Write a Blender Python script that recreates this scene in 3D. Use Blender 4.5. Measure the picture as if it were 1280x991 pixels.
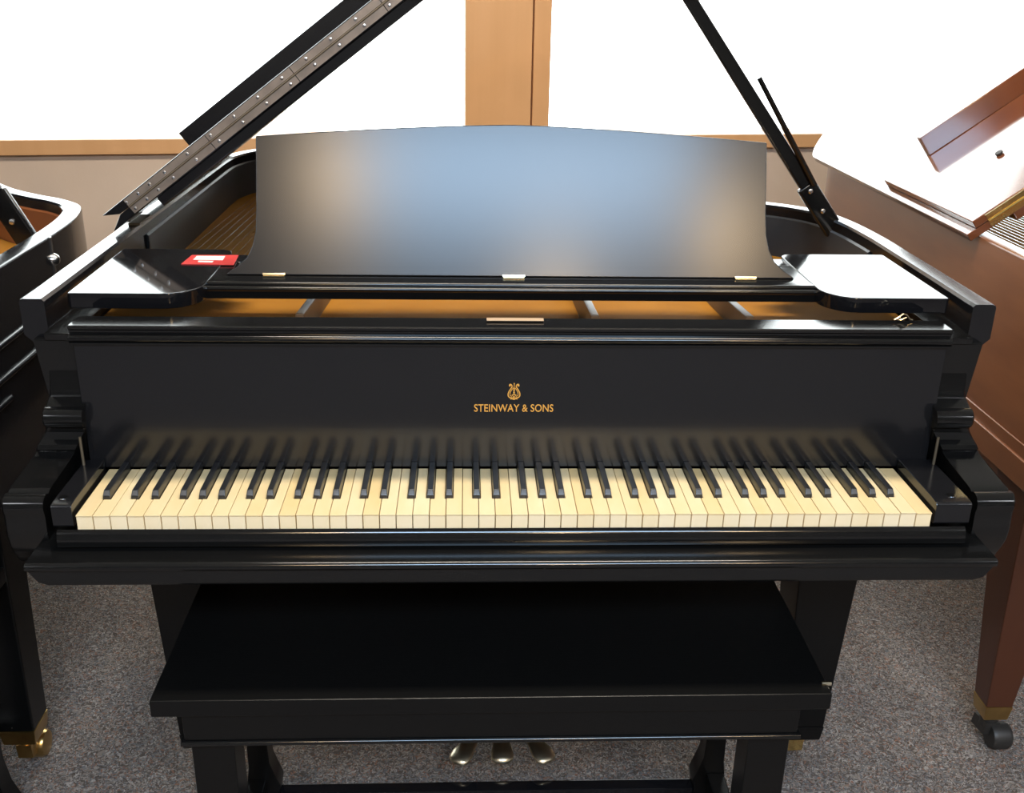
import bpy, bmesh, math, random
from mathutils import Vector, Matrix
random.seed(7)
R = math.radians
for o in list(bpy.data.objects):
    bpy.data.objects.remove(o, do_unlink=True)
S = bpy.context.scene
COL = S.collection

# ------------------------------------------------------------------ camera
cd = bpy.data.cameras.new('camera'); cam = bpy.data.objects.new('camera', cd); COL.objects.link(cam)
PIT, YAW, ROL = R(21.806), R(2.786), R(1.152)
Fv = Vector((math.sin(YAW)*math.cos(PIT), math.cos(YAW)*math.cos(PIT), -math.sin(PIT)))
R0 = Vector((math.cos(YAW), -math.sin(YAW), 0)); U0 = R0.cross(Fv)
Rv = R0*math.cos(ROL)+U0*math.sin(ROL); Uv = -R0*math.sin(ROL)+U0*math.cos(ROL)
M = Matrix((Rv, Uv, -Fv)).transposed().to_4x4(); M.translation = Vector((-.0787, -1.3039, 1.4248))
cam.matrix_world = M
cd.sensor_width = 36; cd.sensor_fit = 'HORIZONTAL'; cd.lens = 1293.67*36/1280; cd.clip_start = .05; cd.clip_end = 100
S.camera = cam

# ------------------------------------------------------------------ sky, lamps, exposure
W = bpy.data.worlds.new('overcast_sky'); S.world = W; W.use_nodes = True
bg = W.node_tree.nodes['Background']; bg.inputs[0].default_value = (.95, .98, 1, 1); bg.inputs[1].default_value = 7.0
S.view_settings.view_transform = 'Standard'; S.view_settings.look = 'None'
S.view_settings.exposure = 0; S.view_settings.gamma = 1

def area(name, loc, size, energy, color, sy=None, shape='DISK', aim=(0, 0, -1), spread=180):
    l = bpy.data.lights.new(name, 'AREA'); l.shape = shape; l.size = size
    if sy: l.size_y = sy
    l.energy = energy; l.color = color; l.spread = R(spread)
    o = bpy.data.objects.new(name, l); COL.objects.link(o); o.location = loc
    o.rotation_euler = Vector(aim).to_track_quat('-Z', 'Y').to_euler()
    return o
for x, y, e in ((-.70, -2.55, 17), (.50, -4.40, 40), (1.32, -3.15, 24)):
    area('warm_ceiling_lamp', (x, y, 2.70), .24, e, (1, .70, .38), aim=(0, .45, -1))
area('cool_ceiling_panel', (.22, -2.55, 2.73), 1.60, 165, (.50, .73, 1), sy=1.0, shape='RECTANGLE')
for x in (-2.7, 3.0):
    area('far_ceiling_panel', (x, -2.3, 2.73), 1.4, 42, (.92, .95, 1), sy=.5, shape='RECTANGLE')
area('wall_fill_light', (.1, .42, 2.73), 1.6, 75, (1, .90, .76), sy=.3, shape='RECTANGLE', aim=(0, .75, -1))  # added fill light, brightens the window wall and the iron plate

# ------------------------------------------------------------------ materials
def mat(name, col, rough=.5, metal=0, spec=.5, coat=0, noise=None, bump=None, aniso=None):
    m = bpy.data.materials.new(name); m.use_nodes = True; nt = m.node_tree; N = nt.nodes; L = nt.links
    b = N['Principled BSDF']
    b.inputs['Base Color'].default_value = (*col, 1); b.inputs['Roughness'].default_value = rough
    b.inputs['Metallic'].default_value = metal; b.inputs['Specular IOR Level'].default_value = spec
    b.inputs['Coat Weight'].default_value = coat; b.inputs['Coat Roughness'].default_value = .06
    tc = N.new('ShaderNodeTexCoord')
    def nz(scale, detail, mapscale):
        mp = N.new('ShaderNodeMapping'); mp.inputs['Scale'].default_value = mapscale
        n = N.new('ShaderNodeTexNoise'); n.inputs['Scale'].default_value = scale; n.inputs['Detail'].default_value = detail
        L.new(tc.outputs['Object'], mp.inputs[0]); L.new(mp.outputs[0], n.inputs['Vector']); return n
    if noise:                                   # (colour 2, scale, stretch, contrast)
        c2, sc, st, ct = noise
        n = nz(sc, 6, st); r = N.new('ShaderNodeValToRGB')
        r.color_ramp.elements[0].position = .5-ct; r.color_ramp.elements[0].color = (*col, 1)
        r.color_ramp.elements[1].position = .5+ct; r.color_ramp.elements[1].color = (*c2, 1)
        L.new(n.outputs[0], r.inputs[0]); L.new(r.outputs[0], b.inputs['Base Color'])
    if bump:
        sc, st, strength, dist = bump
        n = nz(sc, 4, st); bp = N.new('ShaderNodeBump'); bp.inputs['Strength'].default_value = strength; bp.inputs['Distance'].default_value = dist
        L.new(n.outputs[0], bp.inputs['Height']); L.new(bp.outputs[0], b.inputs['Normal'])
    if aniso:
        b.inputs['Anisotropic'].default_value = aniso[0]
        v = N.new('ShaderNodeCombineXYZ')
        for i in range(3): v.inputs[i].default_value = aniso[1][i]
        L.new(v.outputs[0], b.inputs['Tangent'])
    return m

M_ebony = mat('ebony_polish', (.008, .008, .009), .16, bump=(9, (1, 8, 8), .05, .002))
M_gloss = mat('ebony_gloss', (.006, .006, .007), .07)
M_satin = mat('ebony_satin', (.0035, .0035, .0035), .28, spec=.3, bump=(40, (1, 12, 12), .12, .001))
M_inner = mat('inner_rim_satin', (.030, .033, .037), .36, spec=.6)
M_pedal = mat('pedal_nickel_brass', (.80, .72, .54), .34, metal=1)
M_desk = mat('ebony_rubbed', (.012, .012, .013), .23, spec=.5, aniso=(.40, (0, .33, .945)), bump=(14, (1, 14, 14), .02, .0005))
M_mold = mat('ebony_moulding', (.005, .005, .005), .13, bump=(160, (1, 1, 1), .06, .0004))
M_edge = mat('worn_edge_bronze', (.36, .29, .235), .42, metal=.5, noise=((.24, .195, .16), 30, (1, 1, 1), .2))
M_brass = mat('old_brass', (.62, .42, .16), .28, metal=1, noise=((.40, .26, .10), 25, (1, 1, 1), .25))
M_brassb = mat('bright_brass', (.85, .62, .24), .18, metal=1)
M_nick = mat('worn_nickel_brass', (.78, .70, .52), .14, metal=1)
M_steel = mat('steel', (.6, .6, .6), .25, metal=1)
M_plate = mat('gilded_iron_plate', (.34, .150, .018), .8, spec=.08, noise=((.27, .115, .013), 14, (1, 1, 1), .3), bump=(220, (1, 1, 1), .12, .001))
M_iron = mat('bronzed_strut', (.10, .06, .03), .4, spec=.4)
M_board = mat('spruce_soundboard', (.40, .24, .12), .35, noise=((.33, .19, .09), 6, (30, 1, 1), .3))
M_gold = mat('gold_leaf_lettering', (.80, .40, .075), .5, metal=.25)
M_keyb = mat('black_key_ebony', (.014, .015, .017), .30)
M_keyf = mat('worn_black_key_tip', (.05, .047, .045), .42)
M_felt = mat('red_key_felt', (.10, .012, .014), .9)
M_pin = mat('dull_pin', (.16, .13, .09), .4, metal=.6)
M_rubber = mat('caster_dark', (.022, .02, .018), .5)
M_mah = mat('mahogany', (.15, .050, .019), .34, coat=.35, noise=((.225, .085, .034), 4, (5, 1, 5), .28), bump=(30, (3, 1, 1), .04, .001))
M_mahleg = mat('shaded_mahogany', (.060, .017, .008), .32, noise=((.085, .028, .012), 4, (5, 5, 1), .28))  # mahogany again for the legs, their shade put into a darker colour
M_mahg = mat('mahogany_gloss', (.12, .036, .014), .12, coat=.6, noise=((.17, .055, .022), 4, (3, 1, 3), .3))
M_mahr = mat('red_inner_veneer', (.30, .10, .035), .35, noise=((.22, .07, .025), 5, (1, 1, 4), .3))
M_red = mat('red_card', (.55, .045, .042), .45)
M_white = mat('white_print', (.82, .78, .76), .5)
M_tan = mat('tan_slip', (.46, .32, .20), .5)

# ivory: every key a little different, yellower near the front lip
def ivory(name, a, b2):
    m = bpy.data.materials.new(name); m.use_nodes = True; nt = m.node_tree; N = nt.nodes; L = nt.links
    b = N['Principled BSDF']; b.inputs['Roughness'].default_value = .32
    oi = N.new('ShaderNodeObjectInfo'); tc = N.new('ShaderNodeTexCoord')
    n = N.new('ShaderNodeTexNoise'); n.inputs['Scale'].default_value = 14; n.inputs['Detail'].default_value = 5
    ad = N.new('ShaderNodeVectorMath'); ad.operation = 'ADD'
    mu = N.new('ShaderNodeVectorMath'); mu.operation = 'MULTIPLY'; mu.inputs[1].default_value = (2.2, .7, 1)
    L.new(tc.outputs['Object'], mu.inputs[0])
    L.new(mu.outputs[0], ad.inputs[0]); L.new(oi.outputs['Random'], ad.inputs[1]); L.new(ad.outputs[0], n.inputs['Vector'])
    ma = N.new('ShaderNodeMath'); ma.operation = 'MULTIPLY_ADD'; ma.inputs[1].default_value = .32
    L.new(oi.outputs['Random'], ma.inputs[0])
    m2 = N.new('ShaderNodeMath'); m2.operation = 'MULTIPLY'; m2.inputs[1].default_value = .55
    L.new(n.outputs[0], m2.inputs[0]); L.new(m2.outputs[0], ma.inputs[2])
    r = N.new('ShaderNodeValToRGB'); r.color_ramp.elements[0].position = .2; r.color_ramp.elements[0].color = (*a, 1)
    r.color_ramp.elements[1].position = .85; r.color_ramp.elements[1].color = (*b2, 1)
    L.new(ma.outputs[0], r.inputs[0]); L.new(r.outputs[0], b.inputs['Base Color'])
    return m
M_ivory = ivory('aged_ivory', (.72, .59, .36), (.66, .46, .19))
M_ivfront = ivory('ivory_front', (.95, .78, .52), (.90, .70, .40))

def carpet():
    m = bpy.data.materials.new('mottled_carpet'); m.use_nodes = True; nt = m.node_tree; N = nt.nodes; L = nt.links
    b = N['Principled BSDF']; b.inputs['Roughness'].default_value = .95; b.inputs['Specular IOR Level'].default_value = .1
    tc = N.new('ShaderNodeTexCoord')
    v = N.new('ShaderNodeTexVoronoi'); v.inputs['Scale'].default_value = 310
    n0 = N.new('ShaderNodeTexNoise'); n0.inputs['Scale'].default_value = 60
    mx = N.new('ShaderNodeMixRGB'); mx.inputs[0].default_value = .03
    L.new(tc.outputs['Object'], n0.inputs['Vector']); L.new(tc.outputs['Object'], mx.inputs[1]); L.new(n0.outputs['Color'], mx.inputs[2]); L.new(mx.outputs[0], v.inputs['Vector'])
    r = N.new('ShaderNodeValToRGB'); e = r.color_ramp.elements; r.color_ramp.interpolation = 'CONSTANT'
    cs = [(.0, (.125, .104, .088)), (.2, (.245, .208, .180)), (.36, (.16, .158, .162)), (.5, (.33, .29, .255)), (.62, (.10, .082, .068)), (.74, (.27, .15, .105)), (.82, (.21, .195, .19)), (.92, (.40, .365, .33))]
    e[0].position, e[0].color = cs[0][0], (*cs[0][1], 1); e[1].position, e[1].color = cs[1][0], (*cs[1][1], 1)
    for p, c in cs[2:]:
        k = e.new(p); k.color = (*c, 1)
    sp = N.new('ShaderNodeSeparateColor'); L.new(v.outputs['Color'], sp.inputs[0]); L.new(sp.outputs[0], r.inputs[0])
    n1 = N.new('ShaderNodeTexNoise'); n1.inputs['Scale'].default_value = 5; n1.inputs['Detail'].default_value = 3; L.new(tc.outputs['Object'], n1.inputs['Vector'])
    rr = N.new('ShaderNodeValToRGB'); rr.color_ramp.elements[0].position = .3; rr.color_ramp.elements[0].color = (.82, .82, .84, 1); rr.color_ramp.elements[1].position = .7; rr.color_ramp.elements[1].color = (1.06, 1.03, 1, 1)
    L.new(n1.outputs[0], rr.inputs[0])
    mm = N.new('ShaderNodeMixRGB'); mm.blend_type = 'MULTIPLY'; mm.inputs[0].default_value = 1
    L.new(r.outputs[0], mm.inputs[1]); L.new(rr.outputs[0], mm.inputs[2]); L.new(mm.outputs[0], b.inputs['Base Color'])
    bp = N.new('ShaderNodeBump'); bp.inputs['Strength'].default_value = .7; bp.inputs['Distance'].default_value = .004
    L.new(v.outputs['Distance'], bp.inputs['Height']); L.new(bp.outputs[0], b.inputs['Normal'])
    return m
M_carpet = carpet()
M_wall = mat('beige_wall', (.70, .56, .45), .75, noise=((.64, .50, .39), 2.5, (1, 1, 1), .3), bump=(90, (1, 1, 1), .15, .002))
M_side = mat('cream_room_wall', (.26, .23, .20), .8)
M_ceil = mat('ceiling_tile', (.45, .44, .42), .85)
M_wood = mat('tan_painted_wood', (.74, .42, .20), .45, noise=((.66, .36, .16), 3, (5, 5, .35), .3))
def pane_mat():
    m = bpy.data.materials.new('window_glass'); m.use_nodes = True; nt = m.node_tree; N = nt.nodes; L = nt.links
    N.remove(N['Principled BSDF']); out = N['Material Output']
    t = N.new('ShaderNodeBsdfTransparent'); t.inputs[0].default_value = (.96, .98, .97, 1)
    g = N.new('ShaderNodeBsdfGlossy'); g.inputs['Roughness'].default_value = .02
    f = N.new('ShaderNodeFresnel'); f.inputs[0].default_value = 1.45; x = N.new('ShaderNodeMixShader')
    L.new(f.outputs[0], x.inputs[0]); L.new(t.outputs[0], x.inputs[1]); L.new(g.outputs[0], x.inputs[2]); L.new(x.outputs[0], out.inputs[0])
    return m
M_pane = pane_mat()

# ------------------------------------------------------------------ mesh helpers
def finish(name, bm, m, parent=None, bevel=0, seg=2, ang=35, smooth=True, loc=None):
    bmesh.ops.recalc_face_normals(bm, faces=bm.faces)
    if bevel:
        ed = [e for e in bm.edges if len(e.link_faces) == 2 and e.calc_face_angle(0) > R(30)]
        bmesh.ops.bevel(bm, geom=ed, offset=bevel, segments=seg, profile=.5, affect='EDGES', clamp_overlap=True)
    me = bpy.data.meshes.new(name); bm.to_mesh(me); bm.free()
    ms = m if isinstance(m, (list, tuple)) else [m]
    for k in ms: me.materials.append(k)
    if smooth:
        me.shade_smooth(); me.set_sharp_from_angle(angle=R(ang))
    o = bpy.data.objects.new(name, me); COL.objects.link(o)
    if smooth:
        w = o.modifiers.new('weighted', 'WEIGHTED_NORMAL'); w.weight = 90; w.keep_sharp = True; w.mode = 'FACE_AREA'
    if parent: o.parent = parent
    if loc: o.location = loc
    return o
def box(bm, a, b, mi=0):
    x0, y0, z0 = a; x1, y1, z1 = b
    v = [bm.verts.new(p) for p in ((x0,y0,z0),(x1,y0,z0),(x1,y1,z0),(x0,y1,z0),(x0,y0,z1),(x1,y0,z1),(x1,y1,z1),(x0,y1,z1))]
    for f in ((3,2,1,0),(4,5,6,7),(0,1,5,4),(1,2,6,5),(2,3,7,6),(3,0,4,7)):
        q = bm.faces.new([v[i] for i in f]); q.material_index = mi
    return v
def hexa(bm, pts):
    v = [bm.verts.new(p) for p in pts]
    for f in ((3,2,1,0),(4,5,6,7),(0,1,5,4),(1,2,6,5),(2,3,7,6),(3,0,4,7)): bm.faces.new([v[i] for i in f])
    return v
def prism(bm, ring, fn, t0, t1, mi=0):
    """closed polygon ring (2D) swept between t0 and t1; fn(u,v,t)->xyz"""
    a = [bm.verts.new(fn(u, v, t0)) for u, v in ring]; b = [bm.verts.new(fn(u, v, t1)) for u, v in ring]
    n = len(ring)
    bm.faces.new(a[::-1]).material_index = mi; bm.faces.new(b).material_index = mi
    for i in range(n):
        bm.faces.new([a[i], a[(i+1) % n], b[(i+1) % n], b[i]]).material_index = mi
def xprof(bm, prof, x0, x1, shape=None):
    """profile (y,z) swept along x"""
    prism(bm, prof, lambda u, v, t: (t, u, v), x0, x1)
def tube(bm, p, q, r0, r1=None, n=12):
    r1 = r0 if r1 is None else r1
    p, q = Vector(p), Vector(q); d = (q-p).normalized(); a = d.orthogonal().normalized(); b = d.cross(a)
    A = [bm.verts.new(p+(a*math.cos(2*math.pi*i/n)+b*math.sin(2*math.pi*i/n))*r0) for i in range(n)]
    B = [bm.verts.new(q+(a*math.cos(2*math.pi*i/n)+b*math.sin(2*math.pi*i/n))*r1) for i in range(n)]
    bm.faces.new(A[::-1]); bm.faces.new(B)
    for i in range(n): bm.faces.new([A[i], A[(i+1) % n], B[(i+1) % n], B[i]])
def chain(bm, pts, radii, n=12, flat=1):
    rings = []
    for i, p in enumerate(pts):
        p = Vector(p); d = (Vector(pts[min(i+1, len(pts)-1)])-Vector(pts[max(i-1, 0)])).normalized()
        a = d.cross(Vector((0, 0, 1))); a = a.normalized() if a.length > 1e-4 else Vector((1, 0, 0)); b = a.cross(d)
        rings.append([bm.verts.new(p+(a*math.cos(2*math.pi*k/n)+b*flat*math.sin(2*math.pi*k/n))*radii[i]) for k in range(n)])
    bm.faces.new(rings[0][::-1]); bm.faces.new(rings[-1])
    for A, B in zip(rings, rings[1:]):
        for k in range(n): bm.faces.new([A[k], A[(k+1) % n], B[(k+1) % n], B[k]])
def lathe(bm, prof, c, axis='z', n=20):
    rings = []
    for r, h in prof:
        ring = []
        for k in range(n):
            a = 2*math.pi*k/n; u, v = r*math.cos(a), r*math.sin(a)
            p = {'z': (u, v, h), 'x': (h, u, v), 'y': (u, h, v)}[axis]
            ring.append(bm.verts.new((c[0]+p[0], c[1]+p[1], c[2]+p[2])))
        rings.append(ring)
    bm.faces.new(rings[0][::-1]); bm.faces.new(rings[-1])
    for A, B in zip(rings, rings[1:]):
        for k in range(n): bm.faces.new([A[k], A[(k+1) % n], B[(k+1) % n], B[k]])
def spline(pts, n=8):
    out = []
    for i in range(len(pts)-1):
        p0 = Vector(pts[max(i-1, 0)]); p1 = Vector(pts[i]); p2 = Vector(pts[i+1]); p3 = Vector(pts[min(i+2, len(pts)-1)])
        for k in range(n):
            t = k/n
            out.append(tuple(.5*((2*p1)+(-p0+p2)*t+(2*p0-5*p1+4*p2-p3)*t*t+(-p0+3*p1-3*p2+p3)*t**3)))
    out.append(tuple(pts[-1])); return out
def offset(pts, d):
    out = []
    for i, p in enumerate(pts):
        a = Vector(pts[max(i-1, 0)]); b = Vector(pts[min(i+1, len(pts)-1)]); t = (b-a).normalized(); nrm = Vector((-t.y, t.x))
        out.append((p[0]+nrm.x*d, p[1]+nrm.y*d))
    return out
def rrect(x0, y0, x1, y1, r, n=6, corners=(1, 1, 1, 1)):
    """rounded rectangle; corners = bl, br, tr, tl radii multipliers"""
    out = []
    for (cx, cy, a0, k) in ((x0, y0, 180, corners[0]), (x1, y0, 270, corners[1]), (x1, y1, 0, corners[2]), (x0, y1, 90, corners[3])):
        rr = r*k
        if rr < 1e-5: out.append((cx, cy)); continue
        ox = cx+rr if cx == x0 else cx-rr; oy = cy+rr if cy == y0 else cy-rr
        for i in range(n+1):
            a = R(a0+90*i/n); out.append((ox+rr*math.cos(a), oy+rr*math.sin(a)))
    return out
def arc(cy, cz, r, a0, a1, n=8):
    return [(cy+r*math.cos(R(a0+(a1-a0)*i/n)), cz+r*math.sin(R(a0+(a1-a0)*i/n))) for i in range(n+1)]
def thing(name, loc, label, cat, group=None):
    o = bpy.data.objects.new(name, None); COL.objects.link(o); o.location = loc; o.empty_display_size = .1
    o['label'] = label; o['category'] = cat
    if group: o['group'] = group
    return o
def inst(o, parent, loc=None, name=None, matl=None):
    c = o.copy(); COL.objects.link(c); c.parent = parent
    if loc is not None: c.location = loc
    return c

# ------------------------------------------------------------------ the room
def structure(name, bm, m, **k):
    o = finish(name, bm, m, **k); o['kind'] = 'structure'; return o
WA = math.atan(.1525)                       # window wall is turned a little
def place(o): o.location = (0, 2.94, 0); o.rotation_euler = (0, 0, WA); return o
SILL = .848; HEAD = 3.05; CEIL = 3.3
bm = bmesh.new(); box(bm, (-4.6, -6.2, -.05), (5.4, 4.6, 0)); structure('floor', bm, M_carpet, smooth=False)
bm = bmesh.new(); box(bm, (-4.6, -6.2, CEIL), (5.4, 4.6, CEIL+.1)); structure('ceiling', bm, M_ceil, smooth=False)
bm = bmesh.new(); box(bm, (-4.2, -6.0, 0), (-4.1, 2.6, CEIL)); structure('wall_left', bm, M_side, smooth=False)
bm = bmesh.new(); box(bm, (4.9, -6.0, 0), (5.0, 3.9, CEIL)); structure('wall_right', bm, M_side, smooth=False)
bm = bmesh.new(); box(bm, (-4.2, -6.1, 0), (5.0, -6.0, CEIL)); structure('wall_front', bm, M_side, smooth=False)
bm = bmesh.new()                            # wall below and above the windows, and between them
box(bm, (-4.5, .035, 0), (5.3, .22, SILL-.05)); box(bm, (-4.5, .035, HEAD), (5.3, .22, CEIL))
box(bm, (-.035, .05, SILL-.05), (.215, .22, HEAD)); box(bm, (-4.5, .035, SILL-.05), (-3.9, .22, HEAD)); box(bm, (4.7, .035, SILL-.05), (5.3, .22, HEAD))
place(structure('wall_back', bm, M_wall, smooth=False))
bm = bmesh.new(); box(bm, (-4.5, -.0, SILL-.056), (5.3, .21, SILL)); place(structure('trim_1', bm, M_wood, bevel=.004))
bm = bmesh.new(); box(bm, (-.082, -.002, SILL), (.183, .06, HEAD)); place(structure('trim_2', bm, M_wood, bevel=.004))
bm = bmesh.new(); box(bm, (.192, .012, SILL), (.262, .10, HEAD)); place(structure('trim_3', bm, M_wood, bevel=.004))
bm = bmesh.new(); box(bm, (-4.5, 0, HEAD), (5.3, .06, HEAD+.12)); place(structure('trim_4', bm, M_wood, bevel=.004))
for k, (u0, u1) in enumerate(((-3.9, -.035), (.215, 4.7))):
    bm = bmesh.new(); t = .035
    box(bm, (u0, .16, HEAD-t), (u1, .21, HEAD)); uu = u1-t if k else u0; box(bm, (uu, .16, SILL+.002), (uu+t, .21, HEAD-t))
    w = place(structure('window_%d' % (k+1), bm, M_wood, smooth=False))
    bm = bmesh.new(); box(bm, (u0+.002, .183, SILL+.001), (u1-.002, .188, HEAD-t+.003)); finish('pane', bm, M_pane, w, smooth=False)

# ------------------------------------------------------------------ piano pieces (piano coordinates: x right, y away from the keyboard front, z up)
OUT = [(.733, .185), (.734, .33), (.734, .50), (.733, .64), (.722, .775), (.695, .88), (.64, .945), (.575, .99), (.49, 1.06), (.40, 1.17), (.31, 1.34), (.20, 1.53), (.05, 1.69), (-.15, 1.775), (-.38, 1.79), (-.57, 1.735), (-.675, 1.645), (-.722, 1.54), (-.734, 1.42), (-.734, 1.1), (-.734, .7), (-.733, .185)]
OUTL = spline(OUT, 5)
RIMT = .981
def make_rim(m, BL=0):
    inn = offset(OUTL, .037); inn = [(max(-.697, min(.697, x)), y) for x, y in inn]; inn[0] = (.697, .185); inn[-1] = (-.697, .185)
    bm = bmesh.new()
    zs = [(.60, .012), (.612, 0), (RIMT-.004, 0), (RIMT, .004)]
    n = len(OUTL); cols = []
    for i in range(n):
        o = Vector(OUTL[i]); q = Vector(inn[i]); d = (q-o).normalized()
        prof = [(q, .60), (o+d*(.012+BL*2), .60), (o+d*BL*2, .612), (o+d*BL*2, .80), (o+d*BL, .913), (o, .926), (o, RIMT-.005), (o+d*.0015, RIMT-.0015), (o+d*.005, RIMT), (q-d*.004, RIMT), (q, RIMT-.004)]
        cols.append([bm.verts.new((p.x, p.y, z)) for p, z in prof])
    L = len(cols[0])
    for A, B in zip(cols, cols[1:]):
        for k in range(L): bm.faces.new([A[k], A[(k+1) % L], B[(k+1) % L], B[k]])
    bm.faces.new(cols[0]); bm.faces.new(cols[-1][::-1])
    return finish('rim', bm, m, ang=40)
HX, HZ, LA = -.704, 1.001, R(37)            # lid hinge line, opening angle
def lidp(s, y, t): return (HX+s*math.cos(LA)-t*math.sin(LA), y, HZ+s*math.sin(LA)+t*math.cos(LA))
LY = .60                                    # front edge of the main lid
def lid_outline():
    pts = [(x, y) for x, y in offset(OUTL, -.008) if y > LY]
    pts = [(.742, LY)]+pts+[(-.742, LY)]
    return [((x+.704 if x > -.70 else max(-.016, x+.704)), y) for x, y in pts]
def side_mold_prof(z, r): return [(r*math.cos(R(a)), z+r*math.sin(R(a))) for a in range(0, 360, 30)]

def make_piano(root, P):
    """P: materials and the few measures in which the three pianos differ"""
    global HX, HZ
    HX, HZ = P.get('lid_hinge', (-.704, 1.001))
    body, top, inner = P['body'], P['top'], P['inner']
    make_rim([body], P.get('belt', 0)).parent = root
    # inner rim lining
    bm = bmesh.new(); a = offset(OUTL, .0372); b = offset(OUTL, .042)
    a = [(max(-.6965, min(.6965, x)), y) for x, y in a]; b = [(max(-.692, min(.692, x)), y) for x, y in b]
    ok = [i for i in range(len(OUTL)) if OUTL[i][1] > .60]
    A = [[bm.verts.new((*p, z)) for p, z in ((a[i], .80), (a[i], RIMT-.022), (b[i], RIMT-.025), (b[i], .80))] for i in ok]
    for c, d in zip(A, A[1:]):
        for k in range(4): bm.faces.new([c[k], c[(k+1) % 4], d[(k+1) % 4], d[k]])
    finish('inner_rim', bm, inner, root)
    # soundboard and plate
    ring = offset(OUTL, .043)
    ring = [(max(-.69, min(.69, x)), max(y, .62)) for x, y in ring]
    rr = []
    for p in ring:
        if not rr or (Vector(p)-Vector(rr[-1])).length > 1e-3: rr.append(p)
    bm = bmesh.new(); prism(bm, rr, lambda u, v, t: (u, v, t), .80, .812); finish('soundboard', bm, M_board, root, smooth=False)
    bm = bmesh.new(); box(bm, (-.69, .235, .62), (.69, .62, .80)); finish('pin_block', bm, M_ebony, root, smooth=False)
    bm = bmesh.new()
    # plate: web in front, hitch-pin border along the rim
    prism(bm, [(-.69, .225), (.69, .225), (.69, .66), (.52, .74), (.15, .80), (-.25, 1.02), (-.45, 1.38), (-.56, 1.02), (-.66, .80), (-.69, .70)], lambda u, v, t: (u, v, t), .86, .888)
    n = len(OUTL); i0 = offset(OUTL, .044); i1 = offset(OUTL, .15)
    ids = [i for i in range(n) if OUTL[i][1] > .66]
    cl = lambda p: (max(-.690, min(.690, p[0])), p[1])
    A = [[bm.verts.new((*cl(p), z)) for p, z in ((i0[i], .862), (i0[i], .872), (i1[i], .862), (i1[i], .852))] for i in ids]
    for c, d in zip(A, A[1:]):
        for k in range(4): bm.faces.new([c[k], c[(k+1) % 4], d[(k+1) % 4], d[k]])
    bm.faces.new(A[0]); bm.faces.new(A[-1][::-1])
    finish('iron_plate', bm, M_plate, root, bevel=0, smooth=False)
    for (x0, x1, y1) in ((.132, .10, 1.60), (.387, .33, 1.14), (-.345, -.25, 1.70), (-.12, -.10, 1.72)):
        if x0 == -.12: continue
        bm = bmesh.new(); hexa(bm, [(x0-.011, .30, .885), (x0+.011, .30, .885), (x1+.011, y1, .872), (x1-.011, y1, .872), (x0-.007, .30, .925), (x0+.007, .30, .925), (x1+.007, y1, .905), (x1-.007, y1, .905)])
        finish('plate_strut', bm, M_iron, root, bevel=.003)
    bm = bmesh.new()
    for k in range(70):
        f = k/69; x = -.66+1.3*f; xe = -.62+1.15*f*.9; ye = 1.55-.75*f**1.2
        tube(bm, (x, .50, .905), (xe, ye, .896), .0007, n=3)
    o = finish('string', bm, M_steel, root, smooth=False); o['kind'] = 'stuff'
    # arms: scrolled, profile in y-z
    prof = [(.19, .905), (.172, .905), (.168, .845), (.163, .836)] + arc(.140, .812, .0155, 75, 262, 9) + [(.139, .788), (.134, .778), (.126, .773), (.124, .766), (.130, .760), (.122, .755), (.100, .7495), (.075, .7445), (.055, .7405), (.046, .7375)] + arc(.0335, .7215, .0165, 55, 212, 9) + [(.0195, .700), (.0185, .690), (.0185, .680), (.021, .665), (.028, .648), (.042, .625), (.06, .610), (.19, .605)]
    for sx in (-1, 1):
        bm = bmesh.new(); cols = []
        for y, z in prof:
            sh = .029*max(0, min(1, (z-.738)/.06)); xo = .731-sh
            cols.append([bm.verts.new((sx*q, y, z)) for q in (.673-sh, xo-.003, xo)])
            cols[-1][2].co.y += .0025
        for A, B in zip(cols, cols[1:]+cols[:1]):
            for k in range(2): bm.faces.new([A[k], A[k+1], B[k+1], B[k]])
        bm.faces.new([c[0] for c in cols]); bm.faces.new([c[2] for c in cols][::-1])
        finish('arm', bm, P['mold'], root, ang=30)
        # stile above the arm, beside the music shelf
        bm = bmesh.new(); hexa(bm, [(sx*.652, .17, .80), (sx*.702, .17, .80), (sx*.702, .20, .80), (sx*.652, .20, .80), (sx*.652, .17, .9235), (sx*.716, .17, .9235), (sx*.716, .20, .9235), (sx*.652, .20, .9235)]); finish('stile', bm, P['mold'], root, bevel=.002)
        bm = bmesh.new(); hexa(bm, [(sx*.655, .165, .9235), (sx*.6965, .165, .9235), (sx*.6965, .42, .9235), (sx*.655, .42, .9235), (sx*.655, .165, .9345), (sx*.6965, .165, .9345), (sx*.6965, .42, .9345), (sx*.655, .42, .9345)])
        finish('ledge', bm, P['mold'], root, bevel=.0015)
    # legs
    for (x, y, zt) in ((-P.get('leg_x', .572), P.get('leg_y', .322), .60), (P.get('leg_x', .572), P.get('leg_y', .322), .60), (-.12, 1.48, .62)):
        bm = bmesh.new(); c = (x, y)
        def sq(h, z): return [(x-h, y-h, z), (x+h, y-h, z), (x+h, y+h, z), (x-h, y+h, z)]
        LB = P.get('leg_b', .040); hexa(bm, sq(LB, .105)+sq(P.get('leg_t', .060), zt)); leg = finish('leg', bm, P['leg'], root, bevel=.004)
        bm = bmesh.new(); hexa(bm, sq(LB-.003, .072)+sq(LB+.001, .1055)); finish('ferrule', bm, P.get('ferrule', M_brass), leg, bevel=.002)
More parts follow.
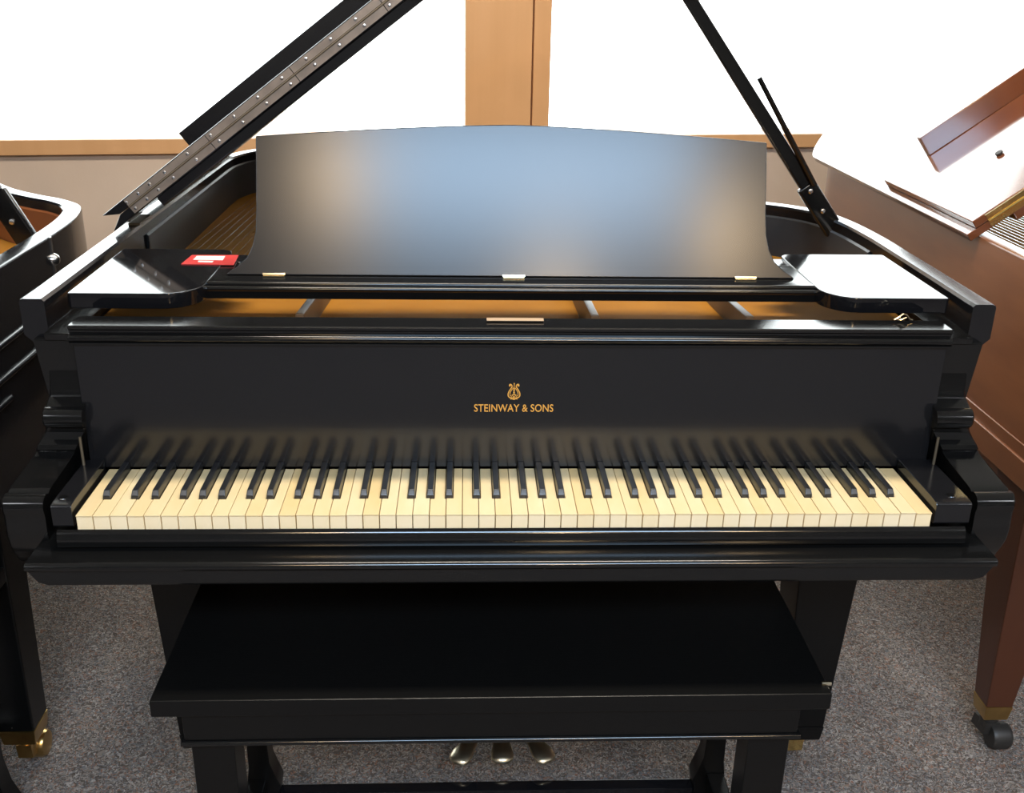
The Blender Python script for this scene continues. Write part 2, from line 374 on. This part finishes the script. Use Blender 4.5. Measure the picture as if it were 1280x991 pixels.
        bm = bmesh.new(); tube(bm, (x, y, .073), (x, y, .045), .017); hexa(bm, [(x-.014, y-.016, .03), (x+.014, y-.016, .03), (x+.014, y+.035, .022), (x-.014, y+.035, .022), (x-.014, y-.018, .06), (x+.014, y-.018, .06), (x+.014, y+.03, .05), (x-.014, y+.03, .05)])
        cdx, cdy = P.get('caster_d', (0, 0)); lathe(bm, [(.010, -.021), (.024, -.019), (.0275, -.012), (.0275, .012), (.024, .019), (.010, .021)], (x+.004+cdx, y+.030+cdy, .0275), 'x')
        finish('caster', bm, P.get('caster', M_brass), leg, ang=40)
    # lid
    out = lid_outline(); CH = P.get('full_hinge')
    bm = bmesh.new(); prism(bm, out, lambda u, v, t: lidp(u if u > -.01 or not CH else (.006 if t > .01 else -.026), v, t), 0, .0165)
    lid = finish('lid', bm, top, root, bevel=.0022)
    bm = bmesh.new(); prism(bm, [(.078, LY+.004), (1.25, LY+.004), (1.10, LY+.22), (.078, LY+.22)], lidp, -.019, -.0002); finish('lid_batten', bm, top, lid, bevel=.003)
    bm = bmesh.new(); prism(bm, [(-.022, LY), (1.44, LY), (1.44, 1.03), (-.022, 1.06)], lambda u, v, t: lidp(u if u > -.01 else (.004 if not CH else (.006 if t < .03 else u)), v, t), .0172, .034)
    flap = finish('folded_lid_flap', bm, P.get('flap', top), root, bevel=.0022)
    bm = bmesh.new(); prism(bm, [(P.get('lip', .066), 1.02), (1.40, .99), (1.40, 1.012), (P.get('lip', .066), 1.042)], lidp, .0342, .0835); finish('flap_lip', bm, P.get('flap', top), flap, bevel=.002)
    if P.get('full_hinge'):
        for (t0, t1, par) in ((.0022, .0150, lid), (.0190, .0318, flap)):
            for k in range(7):
                s0 = .03+k*.196; bm = bmesh.new(); prism(bm, [(s0, LY-.0016), (s0+.1945, LY-.0016), (s0+.1945, LY+.0005), (s0, LY+.0005)], lidp, t0, t1)
                finish('hinge_leaf', bm, M_edge, par, smooth=False)
        bm = bmesh.new(); tube(bm, lidp(.03, LY-.002, .0168), lidp(1.40, LY-.002, .0168), .0016, n=8); finish('hinge_barrel', bm, M_pin, lid)
        proto = None
        for (t, par, d) in ((.0086, lid, 0), (.0254, flap, -.006)):
            for k in range(26):
                s = (.038, .066, .094, .13)[k]+d if k < 4 else .13+.055*(k-3)+d
                if proto is None:
                    bm = bmesh.new(); lathe(bm, [(.0034, 0), (.0030, -.0012), (.0012, -.0018)], (0, 0, 0), 'y', 8); proto = finish('screw', bm, M_steel, par)
                    sc = proto
                else: sc = inst(proto, par)
                sc.location = lidp(s, LY-.0016, t)
    else:
        for s0 in (.03, .62, 1.2):
            bm = bmesh.new(); prism(bm, [(s0, LY-.002), (s0+.18, LY-.002), (s0+.18, LY+.0005), (s0, LY+.0005)], lidp, .003, .0155)
            prism(bm, [(s0, LY-.002), (s0+.18, LY-.002), (s0+.18, LY+.0005), (s0, LY+.0005)], lidp, .0185, .031)
            tube(bm, lidp(s0, LY-.003, .017), lidp(s0+.18, LY-.003, .017), .003, n=10)
            h = finish('brass_hinge', bm, M_brassb, lid)
            for s in (.03, .09, .15):
                for t in (.0092, .0248):
                    bm = bmesh.new(); lathe(bm, [(.003, 0), (.0027, -.0008), (.001, -.0011)], (0, 0, 0), 'y', 8); finish('screw', bm, M_brass, lid, loc=lidp(s0+s, LY-.002, t))
    for y in (.72, 1.35):                    # rim hinges of the lid
        bm = bmesh.new(); tube(bm, (-.722, y-.04, .992), (-.722, y+.04, .992), .006, n=10); box(bm, (-.722, y-.04, .981), (-.70, y+.04, .985)); finish('lid_hinge', bm, M_pin, lid)
    # lid prop
    PY = P.get('prop_y', .80); p0 = Vector((P.get('prop_x', .690), PY, .955)); tx, tz = P.get('prop_to', (.172, 1.632)); p1 = Vector((tx, PY, tz)); d = (p1-p0).normalized(); w = Vector((0, 1, 0)); u = d.cross(w).normalized()
    bm = bmesh.new()
    SGN = 1 if u.x > 0 else -1
    def sec(t, a, b): c = p0+(p1-p0)*t; return [tuple(c+u*(i*a)+w*(j*b)) for i, j in ((-1, -1), (1, -1), (1, 1), (-1, 1))]
    hexa(bm, sec(0, .020, .010)+sec(.14, .020, .010)); hexa(bm, sec(.1401, .014, .0095)+sec(1, .0115, .0085))
    prop = finish('lid_prop', bm, P['mold'], root, bevel=.004)
    q0 = p0+d*.115+u*SGN*.012+w*-.016; q1 = p0+d*.362+u*SGN*.030-w*.016
    bm = bmesh.new(); tube(bm, q0, q1, .0062, .0050, n=8); finish('short_prop', bm, P['mold'], prop)
    for t in (.065, .125):
        c = p0+(p1-p0)*t-w*.0105
        bm = bmesh.new(); lathe(bm, [(.006, 0), (.005, -.003), (.002, -.004)], c, 'y', 10); finish('pivot_screw', bm, M_steel, prop)
    c = p0+(p1-p0)*.655-u*.013
    bm = bmesh.new(); box(bm, tuple(c+Vector((-.008, -.006, -.008))), tuple(c+Vector((.006, .006, .008)))); finish('prop_stop', bm, P['mold'], prop, bevel=.002)
    # key bed, fallboard
    bm = bmesh.new(); box(bm, (-.668, .0, .612), (.668, .235, .668)); finish('key_bed', bm, P['mold'], root, bevel=.002)

# ------------------------------------------------------------------ the black grand in the middle
KX = -.012
piano = thing('grand_piano', (0, .6, 0), 'black grand piano with open keyboard and raised music desk, in the middle', 'piano')
PB = dict(body=M_ebony, top=M_ebony, inner=M_inner, mold=M_mold, leg=M_satin, full_hinge=True, belt=.0135, caster=M_brassb, ferrule=M_satin)
def shift_children(root, dy):
    for c in root.children: c.matrix_parent_inverse = Matrix.Translation((0, -dy, 0))
make_piano(piano, PB)
# key bed front rail with bead
bm = bmesh.new()
prof = [(-.012, .673), (-.044, .6725)] + arc(-.044, .666, .0065, 90, 270, 8) + [(-.042, .658), (-.042, .640), (-.038, .633), (-.028, .630), (.06, .630), (.06, .673)]
cols = []
for y, z in prof:
    xo = .682 if z > .655 else .682-.03*((.655-z)/.025)**1.7
    cols.append([bm.verts.new((s*xo, y, z)) for s in (-1, 1)])
for A, B in zip(cols, cols[1:]+cols[:1]): bm.faces.new([A[0], A[1], B[1], B[0]])
bm.faces.new([c[0] for c in cols]); bm.faces.new([c[1] for c in cols][::-1])
finish('front_rail', bm, M_mold, piano, ang=30)
# key slip: upper rounded moulding on a recessed board
bm = bmesh.new(); xprof(bm, [(-.004, .675), (-.004, .665), (.003, .665), (.003, .690), (-.0006, .690), (-.0006, .7005), (-.003, .7012), (-.006, .6995), (-.0085, .696), (-.0105, .690), (-.011, .683), (-.0105, .6775), (-.008, .6755)], -.649, .649)
finish('key_slip', bm, M_mold, piano, ang=25)
# white and black keys
KTOP = .722; KL = .1490
WN = 'ABCDEFG'; sharp = {'A': .0040, 'C': -.0028, 'D': .0028, 'F': -.0040, 'G': 0.0}
x0 = KX-.611
names = [WN[i % 7] for i in range(52)]
blacks = []
for i in range(51):
    if names[i] in sharp: blacks.append((i, x0+(i+1)*.0235+sharp[names[i]]))
bset = dict(blacks)
for i in range(52):
    a = x0+i*.0235+.0005; b = x0+(i+1)*.0235-.0005
    ring = [(a, 0.0), (b, 0.0)]
    if i in bset: ring += [(b, .0492), (bset[i]-.0063, .0492), (bset[i]-.0063, KL)]
    else: ring += [(b, KL)]
    if i-1 in bset: ring += [(bset[i-1]+.0063, KL), (bset[i-1]+.0063, .0492), (a, .0492)]
    else: ring += [(a, KL)]
    ox = (a+b)/2; dz = random.uniform(-.0005, .0004)
    bm = bmesh.new(); prism(bm, [(u-ox, v) for u, v in ring], lambda u, v, t: (u, v, t), .7195, KTOP, 0)
    prism(bm, [(u-ox, v+.0012 if v < .001 else v) for u, v in ring], lambda u, v, t: (u*.996, v, t), .698, .7194, 1)
    k = finish('white_key', bm, [M_ivory, M_ivfront], piano, bevel=.0004, seg=1, loc=(ox, 0, dz))
bm = bmesh.new()
def bsec(y, w, z): return [(-w, y, z), (w, y, z)]
pb = [(-.0055, .0495, KTOP-.006), (.0055, .0495, KTOP-.006), (.0055, KL, KTOP-.006), (-.0055, KL, KTOP-.006)]
h = [(-.0052, .050, KTOP+.0045), (.0052, .050, KTOP+.0045), (.0052, KL, KTOP+.0045), (-.0052, KL, KTOP+.0045)]
t = [(-.0042, .0555, KTOP+.0118), (.0042, .0555, KTOP+.0118), (.0045, KL, KTOP+.0118), (-.0045, KL, KTOP+.0118)]
V = [[bm.verts.new(p) for p in r] for r in (pb, h, t)]
bm.faces.new(V[0][::-1]); bm.faces.new(V[2])
for A, B in zip(V, V[1:]):
    for k in range(4):
        f = bm.faces.new([A[k], A[(k+1) % 4], B[(k+1) % 4], B[k]])
        if k == 0 and A is V[1]: f.material_index = 1
bk = None
for i, x in blacks:
    if bk is None: bk = finish('black_key', bm, [M_keyb, M_keyf], piano, bevel=.0011, seg=2); k = bk
    else: k = inst(bk, piano)
    k.location = (x, 0, 0)
bm = bmesh.new(); box(bm, (KX-.6135, .004, .6685), (KX+.6135, .149, .697)); finish('key_frame_felt', bm, M_felt, piano, smooth=False)
# fallboard (open, upright) with lettering and emblem
bm = bmesh.new(); xprof(bm, [(.1530, .7232), (.1506, .7240), (.1496, .7265), (.1495, .735), (.1495, .925), (.169, .925), (.169, .7232)], -.650, .650)
fb = finish('fallboard', bm, M_ebony, piano, bevel=.0008, seg=1, ang=25)
def text(body, size, x, z, y, name, m, parent, bold=0, sx=1):
    c = bpy.data.curves.new(name, 'FONT'); c.body = body; c.size = size; c.align_x = 'CENTER'; c.extrude = .0002; c.offset = bold; c.space_character = 1.03
    o = bpy.data.objects.new(name, c); COL.objects.link(o)
    bpy.context.view_layer.update()
    me = bpy.data.meshes.new_from_object(o.evaluated_get(bpy.context.evaluated_depsgraph_get()))
    bpy.data.objects.remove(o, do_unlink=True); me.materials.clear(); me.materials.append(m)
    for v in me.vertices: v.co = Vector((v.co.x*sx+x, y-v.co.z, v.co.y+z))
    o = bpy.data.objects.new(name, me); COL.objects.link(o); o.parent = parent; return o
text('STEINWAY & SONS', .0172, -.005, .8180, .1493, 'lettering', M_gold, fb, bold=.00014, sx=.80)
def ribbon(bm, pts, ws, y):
    a = []; b = []
    for i, p in enumerate(pts):
        p = Vector(p); t = (Vector(pts[min(i+1, len(pts)-1)])-Vector(pts[max(i-1, 0)])).normalized(); n = Vector((-t.y, t.x))
        w = ws[i] if isinstance(ws, list) else ws
        a.append(p+n*w); b.append(p-n*w)
    va = [[bm.verts.new((p.x, yy, p.y)) for p in s] for s in (a, b) for yy in (y, y+.0004)]
    for i in range(len(pts)-1):
        bm.faces.new([va[0][i], va[0][i+1], va[2][i+1], va[2][i]])
        bm.faces.new([va[0][i], va[0][i+1], va[1][i+1], va[1][i]]); bm.faces.new([va[2][i], va[2][i+1], va[3][i+1], va[3][i]])
def disc(bm, c, r, y, n=14, sx=1):
    bm.faces.new([bm.verts.new((c[0]+sx*r*math.cos(2*math.pi*k/n), y, c[1]+r*math.sin(2*math.pi*k/n))) for k in range(n)])
bm = bmesh.new(); ex, ez = -.005, .8375
for s in (-1, 1):
    g = lambda l: [(ex+s*u, ez+v) for u, v in l]
    ribbon(bm, spline(g([(.0020, .003), (.0065, .0035), (.0088, .0068), (.0085, .011), (.0062, .0160), (.0034, .0205), (.0038, .0238), (.0062, .0250), (.0072, .0230), (.0060, .0218)]), 5), .00085, .1492)
    ribbon(bm, spline(g([(.0012, .0195), (.0042, .0150), (.0060, .0105), (.0058, .0070), (.0036, .0056), (.0022, .0074), (.0034, .0090)]), 5), .0005, .1491)
    ribbon(bm, spline(g([(.0004, .0005), (.0032, .0018), (.0052, .0008)]), 4), .0008, .1490)
    disc(bm, (ex+s*.0062, ez+.0232), .0013, .14915)
for z in (.0085, .0115, .0145, .0175): disc(bm, (ex, ez+z), .0014, .14905)
ribbon(bm, [(ex, ez+.0), (ex, ez+.0060)], .0012, .14895); disc(bm, (ex, ez+.0262), .0011, .149); ribbon(bm, [(ex, ez+.019), (ex, ez+.0255)], .0005, .149)
finish('lyre_emblem', bm, M_gold, fb, smooth=False)
# rail above the fallboard: flat top, cove, bead
bm = bmesh.new()
prof = [(.195, .952), (.150, .952), (.147, .9505), (.147, .947), (.150, .9445), (.1505, .940)] + arc(.147, .9335, .0055, 100, 250, 7) + [(.142, .9275), (.142, .9255), (.195, .9255)]
xprof(bm, prof, -.6535, .6535); rail = finish('fallboard_rail', bm, M_mold, piano, ang=25)
bm = bmesh.new(); box(bm, (-.047, .175, .9537), (.039, .187, .9555)); slip = finish('tan_slip', bm, M_tan, rail, bevel=.0006, seg=1)
bm = bmesh.new()
chain(bm, [(.578, .188, .9555), (.584, .188, .9585), (.591, .188, .9645), (.597, .188, .9625), (.602, .188, .9565), (.607, .188, .9550)], [.0016]*6, 8)
chain(bm, [(.584, .1885, .9550), (.590, .1885, .9555), (.597, .1885, .959)], [.0016]*3, 8)
finish('wire_clip', bm, M_nick, rail)
# cheek blocks, their screws, fallboard pins
for s in (-1, 1):
    xi = KX+s*.6135 if True else 0; xo = s*.6555
    bm = bmesh.new(); xprof(bm, [(.002, .703), (.0, .706), (.0, .734), (.0025, .7375), (.02, .739), (.146, .739), (.146, .703)], min(xi+s*.0012, xo), max(xi+s*.0012, xo))
    cb = finish('cheek_block', bm, M_ebony, piano, bevel=.0012)
    bm = bmesh.new(); lathe(bm, [(.007, 0), (.0065, .0008), (.0045, .001), (.002, .0006)], ((xi+xo)/2+s*.004, .022, .7390), 'z', 16); finish('screw', bm, M_mold, cb)
    bm = bmesh.new(); tube(bm, (s*.6515, .128, .7385), (s*.6515, .128, .785), .0022, n=8); finish('pivot_pin', bm, M_pin, cb)
# music shelf front bar with two beads
bm = bmesh.new()
prof = [(.420, .953), (.420, .9765), (.325, .9765)] + arc(.300, .9735, .004, 70, 200, 6) + [(.292, .9725)] + arc(.289, .9685, .0042, 70, 200, 6) + [(.286, .9655), (.286, .9535), (.289, .953)]
xprof(bm, prof, -.53, .53); finish('music_shelf', bm, M_mold, piano, ang=25)
# side leaves
for s in (-1, 1):
    ring = rrect(.486, .226, .679, .508, .055, 8, (1, .1, .1, .45))
    bm = bmesh.new(); prism(bm, [(s*u, v) for u, v in ring], lambda u, v, t: (u, v, t), .9535, .978)
    lf = finish('side_leaf', bm, M_gloss, piano, bevel=.0022, ang=40)
    ring = rrect(.452, .436, .50, .486, .014, 6)
    bm = bmesh.new(); prism(bm, [(s*u, v) for u, v in ring], lambda u, v, t: (u, v, t), .957, .974); finish('leaf_tab', bm, M_gloss, lf, bevel=.002)
# music desk
DT = R(19); DY, DZ = .340, .9775
half = [(.466, 0.0), (.462, .004), (.447, .014), (.432, .028), (.4235, .046), (.418, .07), (.4165, .11), (.4165, .2225)]
top = [(.4165-.4165*k/20) for k in range(1, 20)]
def arch(x):
    t = min(1, abs(x)/.4165); return .2225+.0235*(1-t**1.45)
ring = half+[(x, arch(x)) for x in top]+[(0, arch(0))]+[(-x, arch(x)) for x in top[::-1]]+[(-x, z) for x, z in half[::-1]]
bm = bmesh.new(); prism(bm, ring, lambda u, v, t: (u, DY+v*math.sin(DT)+t*math.cos(DT), DZ+v*math.cos(DT)-t*math.sin(DT)), 0, .016)
desk = finish('music_desk', bm, M_desk, piano, bevel=.0018)
for x in (-.388, .0, .383):
    bm = bmesh.new(); tube(bm, (x-.018, DY-.003, DZ+.002), (x+.018, DY-.003, DZ+.002), .0022, n=8); box(bm, (x-.017, DY-.010, DZ-.0006), (x+.017, DY-.003, DZ+.0008))
    finish('desk_hinge', bm, M_nick, desk)
# pedal lyre
bm = bmesh.new(); hexa(bm, [(-.13, .32, .07), (.13, .32, .07), (.13, .44, .07), (-.13, .44, .07), (-.13, .32, .14), (.13, .32, .14), (.13, .44, .14), (-.13, .44, .14)])
for s in (-1, 1): hexa(bm, [(s*.07-.016, .36, .14), (s*.07+.016, .36, .14), (s*.07+.016, .395, .14), (s*.07-.016, .395, .14), (s*.06-.016, .36, .611), (s*.06+.016, .36, .611), (s*.06+.016, .395, .611), (s*.06-.016, .395, .611)])
lyre = finish('pedal_lyre', bm, M_satin, piano, bevel=.004)
for k, (xb, xt) in enumerate(((-.042, -.094), (-.007, -.008), (.030, .079))):
    bm = bmesh.new(); pts = []; rad = []
    for (f, r) in ((0, .010), (.3, .012), (.55, .0165), (.78, .0215), (.92, .0205), (.985, .0135), (1, .004)):
        pts.append((xb+(xt-xb)*f, .33-.092*f, .078-.010*f+.006*math.sin(math.pi*f))); rad.append(r)
    chain(bm, pts, rad, 16, flat=.42); finish('pedal', bm, M_pedal, lyre, ang=60)
shift_children(piano, .6)

# ------------------------------------------------------------------ the brown grand on the right
brown = thing('grand_piano', (1.660, .65, 0), 'brown mahogany grand piano at right with lid half raised and brass lid hinge', 'piano')
PM = dict(body=M_mah, top=M_mahg, inner=M_mah, mold=M_mah, leg=M_mahleg, caster_d=(.014, -.045), caster=M_rubber, leg_x=.677, leg_y=.31, lid_hinge=(-.738, .9800), lip=.108, leg_b=.027)
make_piano(brown, PM)
bm = bmesh.new()
for (z0, z1, d) in ((.598, .648, .010), (.648, .672, .005)):
    xprof_ = [(-.734-d, .19), (-.734-d, 1.40), (-.735, 1.40), (-.735, .19)]
    prism(bm, xprof_, lambda u, v, t: (u, v, t), z0, z1)
finish('base_moulding', bm, M_mah, brown, bevel=.005, seg=3)
bm = bmesh.new(); box(bm, (-.715, .12, .535), (.715, .62, .5975)); finish('leg_plate', bm, M_mah, brown, bevel=.004)
bm = bmesh.new(); tube(bm, lidp(.17, .80, .036), lidp(.17, .80, .040), .008, n=10); finish('rubber_bumper', bm, M_rubber, brown)
bm = bmesh.new()
for k in range(26): box(bm, (-.686+k*.0075, .30, .935), (-.6825+k*.0075, .56, .940))
box(bm, (-.692, .29, .9225), (-.45, .57, .9345))
o = finish('tuning_comb', bm, M_steel, brown, smooth=False)
def closed_front(root, m, mm):
    bm = bmesh.new(); xprof(bm, [(.02, .70), (.02, .735), (.05, .752), (.12, .765), (.15, .79), (.16, .925), (.20, .925), (.20, .70)], -.650, .650); finish('fallboard', bm, m, root, ang=40)
    bm = bmesh.new(); xprof(bm, [(.142, .9255), (.142, .957), (.225, .957), (.225, .9255)], -.6535, .6535); finish('fallboard_rail', bm, mm, root, bevel=.003)
    bm = bmesh.new(); xprof(bm, [(-.045, .632), (-.045, .70), (.02, .70), (.02, .632)], -.660, .660); finish('front_rail', bm, mm, root, bevel=.006)
closed_front(brown, M_mahg, M_mah)
shift_children(brown, .6)

# ------------------------------------------------------------------ the black grand on the left
black = thing('grand_piano', (-1.567, .58, 0), 'black grand piano cut off by the left edge, with reddish inner rim', 'piano')
PL = dict(body=M_ebony, top=M_gloss, inner=M_mahr, mold=M_mold, leg=M_satin, caster=M_brass, leg_x=.650, leg_y=.35, prop_y=.64, prop_x=.682, prop_to=(.33, 1.66), leg_b=.033, leg_t=.043)
make_piano(black, PL)
closed_front(black, M_ebony, M_mold)
for z, ye in ((.862, .62), (.808, .62), (.770, .34)):
    bm = bmesh.new(); pr = [(.735+.006*math.cos(R(a)), z+.006*math.sin(R(a))) for a in range(0, 360, 30)]
    prism(bm, pr, lambda u, v, t: (u, t, v), .12, ye); finish('side_moulding', bm, M_gloss, black)
bm = bmesh.new(); lathe(bm, [(.012, 0), (.012, .004), (.008, .010), (.003, .012)], (.734, .60, .938), 'x', 14); box(bm, (.7335, .597, .86), (.7365, .603, .98)); finish('lid_lock', bm, M_steel, black)
shift_children(black, .6)

# ------------------------------------------------------------------ benches
def make_bench(label, loc):
    b = thing('piano_bench', loc, label, 'bench')
    bm = bmesh.new(); box(bm, (-.482, -.11, .462), (.482, .25, .49)); finish('seat_lid', bm, M_satin, b, bevel=.003)
    bm = bmesh.new(); box(bm, (-.443, -.100, .4125), (.443, .240, .4618)); finish('music_box', bm, M_satin, b, bevel=.003)
    bm = bmesh.new(); xprof(bm, [(.2, .4123), (-.098, .4123)]+arc(-.100, .4085, .0042, 70, 260, 8)+[(-.097, .4035), (.2, .4035)], -.447, .447); finish('bottom_bead', bm, M_mold, b, ang=25)
    for sx in (-1, 1):
        bm = bmesh.new(); a, c = sorted((sx*.378, sx*.440)); hexa(bm, [(a, -.082, 0), (c, -.082, 0), (c, -.025, 0), (a, -.025, 0), (a, -.082, .404), (c, -.082, .404), (c, -.025, .404), (a, -.025, .404)]); finish('leg', bm, M_satin, b, bevel=.003)
        bm = bmesh.new(); prof = [(.380, 0), (.380, .045), (.376, .07), (.383, .09), (.392, .12), (.395, .20), (.395, .404), (.430, .404), (.430, .11), (.437, .06), (.452, .02), (.455, 0)]
        prism(bm, [(sx*u, v) for u, v in prof], lambda u, v, t: (u, t, v), .185, .225); finish('leg', bm, M_satin, b, bevel=.002)
        bm = bmesh.new(); a, c = sorted((sx*.400, sx*.432)); box(bm, (a, -.026, .05), (c, .186, .085)); finish('side_stretcher', bm, M_satin, b, bevel=.003)
    bm = bmesh.new(); tube(bm, (.472, -.088, .4915), (.486, -.088, .4915), .0035, n=10); finish('metal_stud', bm, M_nick, b)
    bm = bmesh.new(); box(bm, (-.381, .192, .012), (.381, .218, .045)); finish('rear_stretcher', bm, M_gloss, b, bevel=.003)
    return b
make_bench('black wooden bench pushed under the keyboard of the middle piano', (-.035, 0, 0))
make_bench('black bench leg at the lower left corner, beside the leg of the left piano', (-1.34, 0, 0))

# ------------------------------------------------------------------ red card on the left leaf
card = thing('price_card', (-.5085, .428, .9782), 'red price card with white print lying on the left leaf of the middle piano', 'card')
bm = bmesh.new(); hexa(bm, [(-.043, -.030, .0002), (.044, -.032, .0002), (.039, .033, .0002), (-.040, .031, .0002), (-.043, -.030, .0014), (.044, -.032, .0014), (.039, .033, .0014), (-.040, .031, .0014)]); finish('card_sheet', bm, M_red, card, smooth=False)
bm = bmesh.new(); hexa(bm, [(-.030, -.002, .00145), (.020, -.004, .00145), (.018, .024, .00145), (-.030, .024, .00145), (-.030, -.002, .0016), (.020, -.004, .0016), (.018, .024, .0016), (-.030, .024, .0016)]); finish('white_panel', bm, M_white, card, smooth=False)
bm = bmesh.new(); hexa(bm, [(-.018, -.018, .00145), (.006, -.020, .00145), (.006, -.009, .00145), (-.020, -.008, .00145), (-.018, -.018, .0016), (.006, -.020, .0016), (.006, -.009, .0016), (-.020, -.008, .0016)]); finish('small_print', bm, M_white, card, smooth=False)
